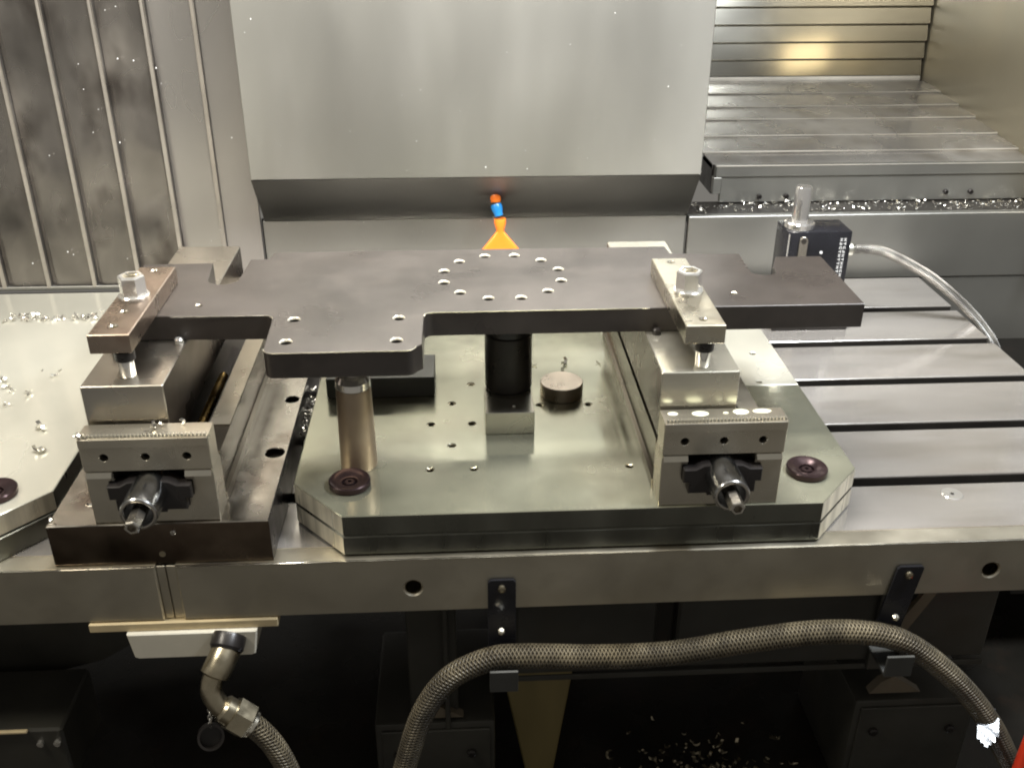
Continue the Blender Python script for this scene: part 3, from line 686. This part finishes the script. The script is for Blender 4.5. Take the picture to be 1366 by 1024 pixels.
t = thing('terminal_box', 'cream junction box hanging under the left end of the table', 'box', (-170,-3,-115))
put('mounting_plate', B((-275,-3,-82),(-77,150,-71.6),0.8), MT['cream'], t)
bm = bmesh.new(); prism(bm, [(-236,-82.3),(-99,-82.3),(-104,-114),(-108,-116),(-228,-116),(-232,-114)], -8, 90, 'y', 1.2); put('box_body', bm, MT['white_paint'], t)
t = thing('hose_elbow', 'dirty steel elbow fitting with a hose, under the cream box', 'fitting', (-140,-30,-110))
put('collar', cyl_dir([(0,0),(17,0),(18,3),(18,14),(16,17),(0,17)], (-128,-6,-88), (-0.18,-0.75,-0.55), 28), MT['blackiron'], t)
el = [(-130,-17,-97),(-136,-30,-106),(-143,-40,-117),(-145,-46,-130),(-138,-50,-146),(-128,-51,-157),(-118,-52,-166)]
put('elbow', tube(el, lambda q: 15.5 if q < 0.30 else 11.2, n=24, per=8), MT['fitting'], t)
d = Vector((0.72,-0.05,-0.62))
put('ferrule', cyl_dir([(0,0),(12,0),(15,3),(15,15),(0,15)], Vector((-136,-51,-147)), d, 28), MT['fitting'], t)
bm = hexagon(bmesh.new(), (0,0), 34, 0, 22, 8, cham=2); orient(bm, bm.verts, Vector((-126,-51.5,-155)), d); put('hex_nut', bm, MT['fitting'], t)
put('ring', cyl_dir([(0,0),(14.5,0),(14.5,5),(0,5)], Vector((-110,-52.5,-169)), d, 28), MT['burr'], t)
h2 = [(-111,-52.5,-168),(-100,-53,-180),(-88,-54,-200),(-78,-55,-228),(-70,-56,-265),(-66,-57,-310)]
put('hose', tube(h2, 12.2, n=24, per=12), MT['hose'], t)
t = thing('chained_cap', 'small dark dust cap dangling on a chain from the elbow', 'cap', (-154,-45,-190))
bm = bmesh.new()
for k in range(6):
    c = Vector((-149.5-0.6*k,-47,-150-5.2*k))
    ring = [c+Vector((2.0*math.cos(a) if k%2 else 0.3, 0 if k%2 else 2.0*math.cos(a), 3.4*math.sin(a))) for a in [2*math.pi*q/12 for q in range(13)]]
    tube(ring, 0.75, n=6, per=0, caps=False, bm=bm)
put('chain', bm, MT['chrome'], t)
put('cap', cyl_dir([(0,0),(13,0),(14,2),(14,16),(11.5,16),(11.5,5),(0,5)], (-155,-44,-194), (0.25,-0.75,0.55), 28), MT['blackiron'], t)

# red thing and a sheet added for the glare at the lower right corner
t = thing('red_handle', 'sliver of a bright red handle at the lower right corner', 'handle', (770,-60,-260))
put('grip', tube([(768,-62,-190),(759,-64,-232),(754,-66,-330)], 8.5, n=18, per=8), MT['red'], t)
t = thing('glare_sheet', 'glossy sheet added and tilted to throw lamp glare at the lower right', 'film', (690,-20,-235))
bm = bmesh.new(); rnd = random.Random(11); g = []
nrm = Vector((-0.13,-0.33,0.94)).normalized(); ua = Vector((0.72,-0.30,0)).cross(nrm).cross(nrm).normalized(); va = nrm.cross(ua).normalized()
for j in range(19):
    g.append([bm.verts.new(Vector((716,-46,-226))+ua*(i-6)*3.8+va*(j-9)*3.8+nrm*(0.45*math.sin(j*0.9+i*0.6)+rnd.uniform(-0.28,0.28))) for i in range(13)])
for j in range(18):
    for i in range(12):
        if (i-5.5)**2/11+(j-8.5)**2/48 < 0.85+rnd.uniform(-0.2,0.2): bm.faces.new((g[j][i],g[j][i+1],g[j+1][i+1],g[j+1][i]))
bmesh.ops.delete(bm, geom=[v for v in bm.verts if not v.link_faces], context='VERTS')
bmesh.ops.solidify(bm, geom=list(bm.faces), thickness=0.6)
put('sheet', bm, MT['glare'], t, smooth=60)

# ================================================================== SWARF
def chip_bm(bm, loc, size, rnd, rot=None):
    """one curled metal chip: a short bent ribbon"""
    n = rnd.randint(4,6); cv = rnd.uniform(0.5,1.2); wd = size*rnd.uniform(0.22,0.42); th = size*0.07
    m = Matrix.Translation(loc) @ Matrix.Rotation(rnd.uniform(0,6.28),4,'Z') @ Matrix.Rotation(rnd.uniform(-0.5,0.5),4,'X')
    pr2 = []
    rr = size/2
    for i in range(n):
        a = (i/(n-1)-0.5)*math.pi*cv
        x, z = rr*math.sin(a), rr*(1-math.cos(a))*0.8
        tw = rnd.uniform(-0.15,0.15)*size
        q = []
        for dy, dz in ((-wd/2,0),(wd/2,0),(wd/2,th),(-wd/2,th)): q.append(bm.verts.new(m @ Vector((x, dy+tw, z+dz))))
        pr2.append(q)
    fs = []
    for a, b in zip(pr2, pr2[1:]):
        for k in range(4): fs.append(bm.faces.new((a[k],a[(k+1)%4],b[(k+1)%4],b[k])))
    fs.append(bm.faces.new(pr2[0][::-1])); fs.append(bm.faces.new(pr2[-1]))
    bmesh.ops.recalc_face_normals(bm, faces=fs)
def swarf(name, label, spots, seed, m='chip'):
    rnd = random.Random(seed); bm = bmesh.new()
    for x, y, z, s in spots: chip_bm(bm, Vector((x,y,z)), s, rnd)
    o = put(name, bm, MT[m], origin=spots[0][:3], smooth=40)
    return tag(o, label, 'metal chips', None, 'stuff')
rnd = random.Random(5)
swarf('swarf', 'row of glittering chips along the rear edge of the left plate', [(rnd.uniform(-720,-405), rnd.uniform(531,549), rnd.uniform(18,56), rnd.uniform(4,11)) for _ in range(420)]+[(rnd.uniform(-720,-405), rnd.uniform(522,530), ZT+rnd.uniform(0.3,3), rnd.uniform(4,9)) for _ in range(70)], 1)
swarf('swarf', 'loose glittering chips scattered over the pale left plate', [(x+rnd.gauss(0,5), y+rnd.gauss(0,7), ZT+0.5+rnd.uniform(0,1.5), rnd.uniform(4,13)) for x, y in ((-520,360),(-500,330),(-494,352),(-488,336),(-505,345),(-470,330),(-462,338),(-452,315),(-445,312),(-418,345),(-402,350),(-470,300),(-492,310),(-440,262),(-432,262),(-425,300),(-480,238),(-442,212),(-352,160),(-362,205),(-455,190),(-372,85),(-520,300),(-510,250)) for _ in range(2)], 2)
swarf('swarf', 'dark trough of glittering chips along the wall ledge', [(rnd.uniform(530,1250), rnd.uniform(802,856), 108.8+abs(rnd.gauss(0,3)), rnd.choice((2.5,3,4,5,9))) for _ in range(520)], 3)
swarf('swarf', 'chips lying in the dark sump below the hose', [(rnd.gauss(430,55), rnd.gauss(60,45), -449+rnd.uniform(0,6), rnd.uniform(3,16)) for _ in range(330)], 4, 'fitting')
swarf('swarf', 'chips wedged on top of the left vise jaw', [(x, y, 152.3, s) for x, y, s in ((-176,22,10),(-182,14,9),(-150,30,8),(-171,28,7),(-243,8,7),(-247,6,6))], 6)
swarf('swarf', 'dark gap with chips between the base plates', [(rnd.uniform(-72,-60), rnd.uniform(215,330), 8+rnd.uniform(0,30), rnd.uniform(4,9)) for _ in range(70)], 7)
swarf('swarf', 'few chips on the left vise base plate', [(-270,65,ZT+0.6,8),(-262,38,ZT+0.6,9),(-292,14,ZT+0.6,8),(-288,66,30,9)], 8)
for x, y, s, lab in ((222,343,9,'small metal chip on the plate left of the puck, near the column'),(264,345,15,'curled bright chip on the plate behind the round puck'),(309,345,8,'small chip beside the foot of the right vise')):
    bm = bmesh.new(); chip_bm(bm, Vector((x,y,ZT+0.6)), s, random.Random(int(x)))
    o = put('metal_chip', bm, MT['chip'], origin=(x,y,ZT)); tag(o, lab, 'metal chip')

rnd = random.Random(9); bm = bmesh.new()
for _ in range(22):
    x, z, q = rnd.uniform(-195,512), rnd.uniform(205,480), rnd.choice((0.3,0.35,0.45,0.6))
    box(bm, (x-q,711.2,z-q*rnd.uniform(0.8,2.2)), (x+q,711.9,z+q*rnd.uniform(0.8,2.2)))
for _ in range(8):
    x, z, q = rnd.uniform(-198,512), rnd.uniform(50,111), rnd.choice((0.3,0.4,0.6))
    box(bm, (x-q,785.2,z-q), (x+q,785.9,z+q*1.5))
o = put('splash_specks', bm, MT['white'], next(o for o in bpy.data.objects if o.name == 'machine_column')); o['kind'] = 'stuff'
bm = bmesh.new()
for _ in range(24):
    x, z, q = rnd.uniform(-650,-210), rnd.uniform(10,470), rnd.choice((0.4,0.5,0.8))
    box(bm, (x-q,772.5,z-q), (x+q,773.4,z+q*1.5))
o = put('splash_specks', bm, MT['white'], next(o for o in bpy.data.objects if o.name == 'way_cover')); o['kind'] = 'stuff'

o = put('table_bright_sheet', holed([(-1000,560),(-330,560),(-330,612),(-345,655),(-338,700),(-352,758),(-1000,758)], [], 0.3, 0.9, 'z', 0.2), MT['plate_lit'], origin=(-600,650,0))  # added pale sheet, stands in for the bright reflection on the table
tag(o, 'pale sheet added to brighten the table behind the chip row at the left', 'added sheet')
bm = bmesh.new()
for x, y, a, b in ((338,27,5.5,3.6),(366,26,9,5.6),(408,28,8.5,6),(430,28.5,10,4.2),(392,26,3,2)):
    rows = [[bm.verts.new((x+a*q*math.cos(2*math.pi*k/20), y+b*q*math.sin(2*math.pi*k/20), 150.3+h)) for k in range(20)] for q, h in ((1,0),(0.85,0.5),(0.5,0.9))]
    for p, q in zip(rows, rows[1:]):
        for k in range(20): bm.faces.new((p[k],p[(k+1)%20],q[(k+1)%20],q[k]))
    bm.faces.new(rows[-1])
o = put('coolant_drops', bm, MT['foam'], origin=(385,27,150.5)); tag(o, 'milky yellowish coolant drops on top of the right vise jaw', 'coolant drops', None, 'stuff')
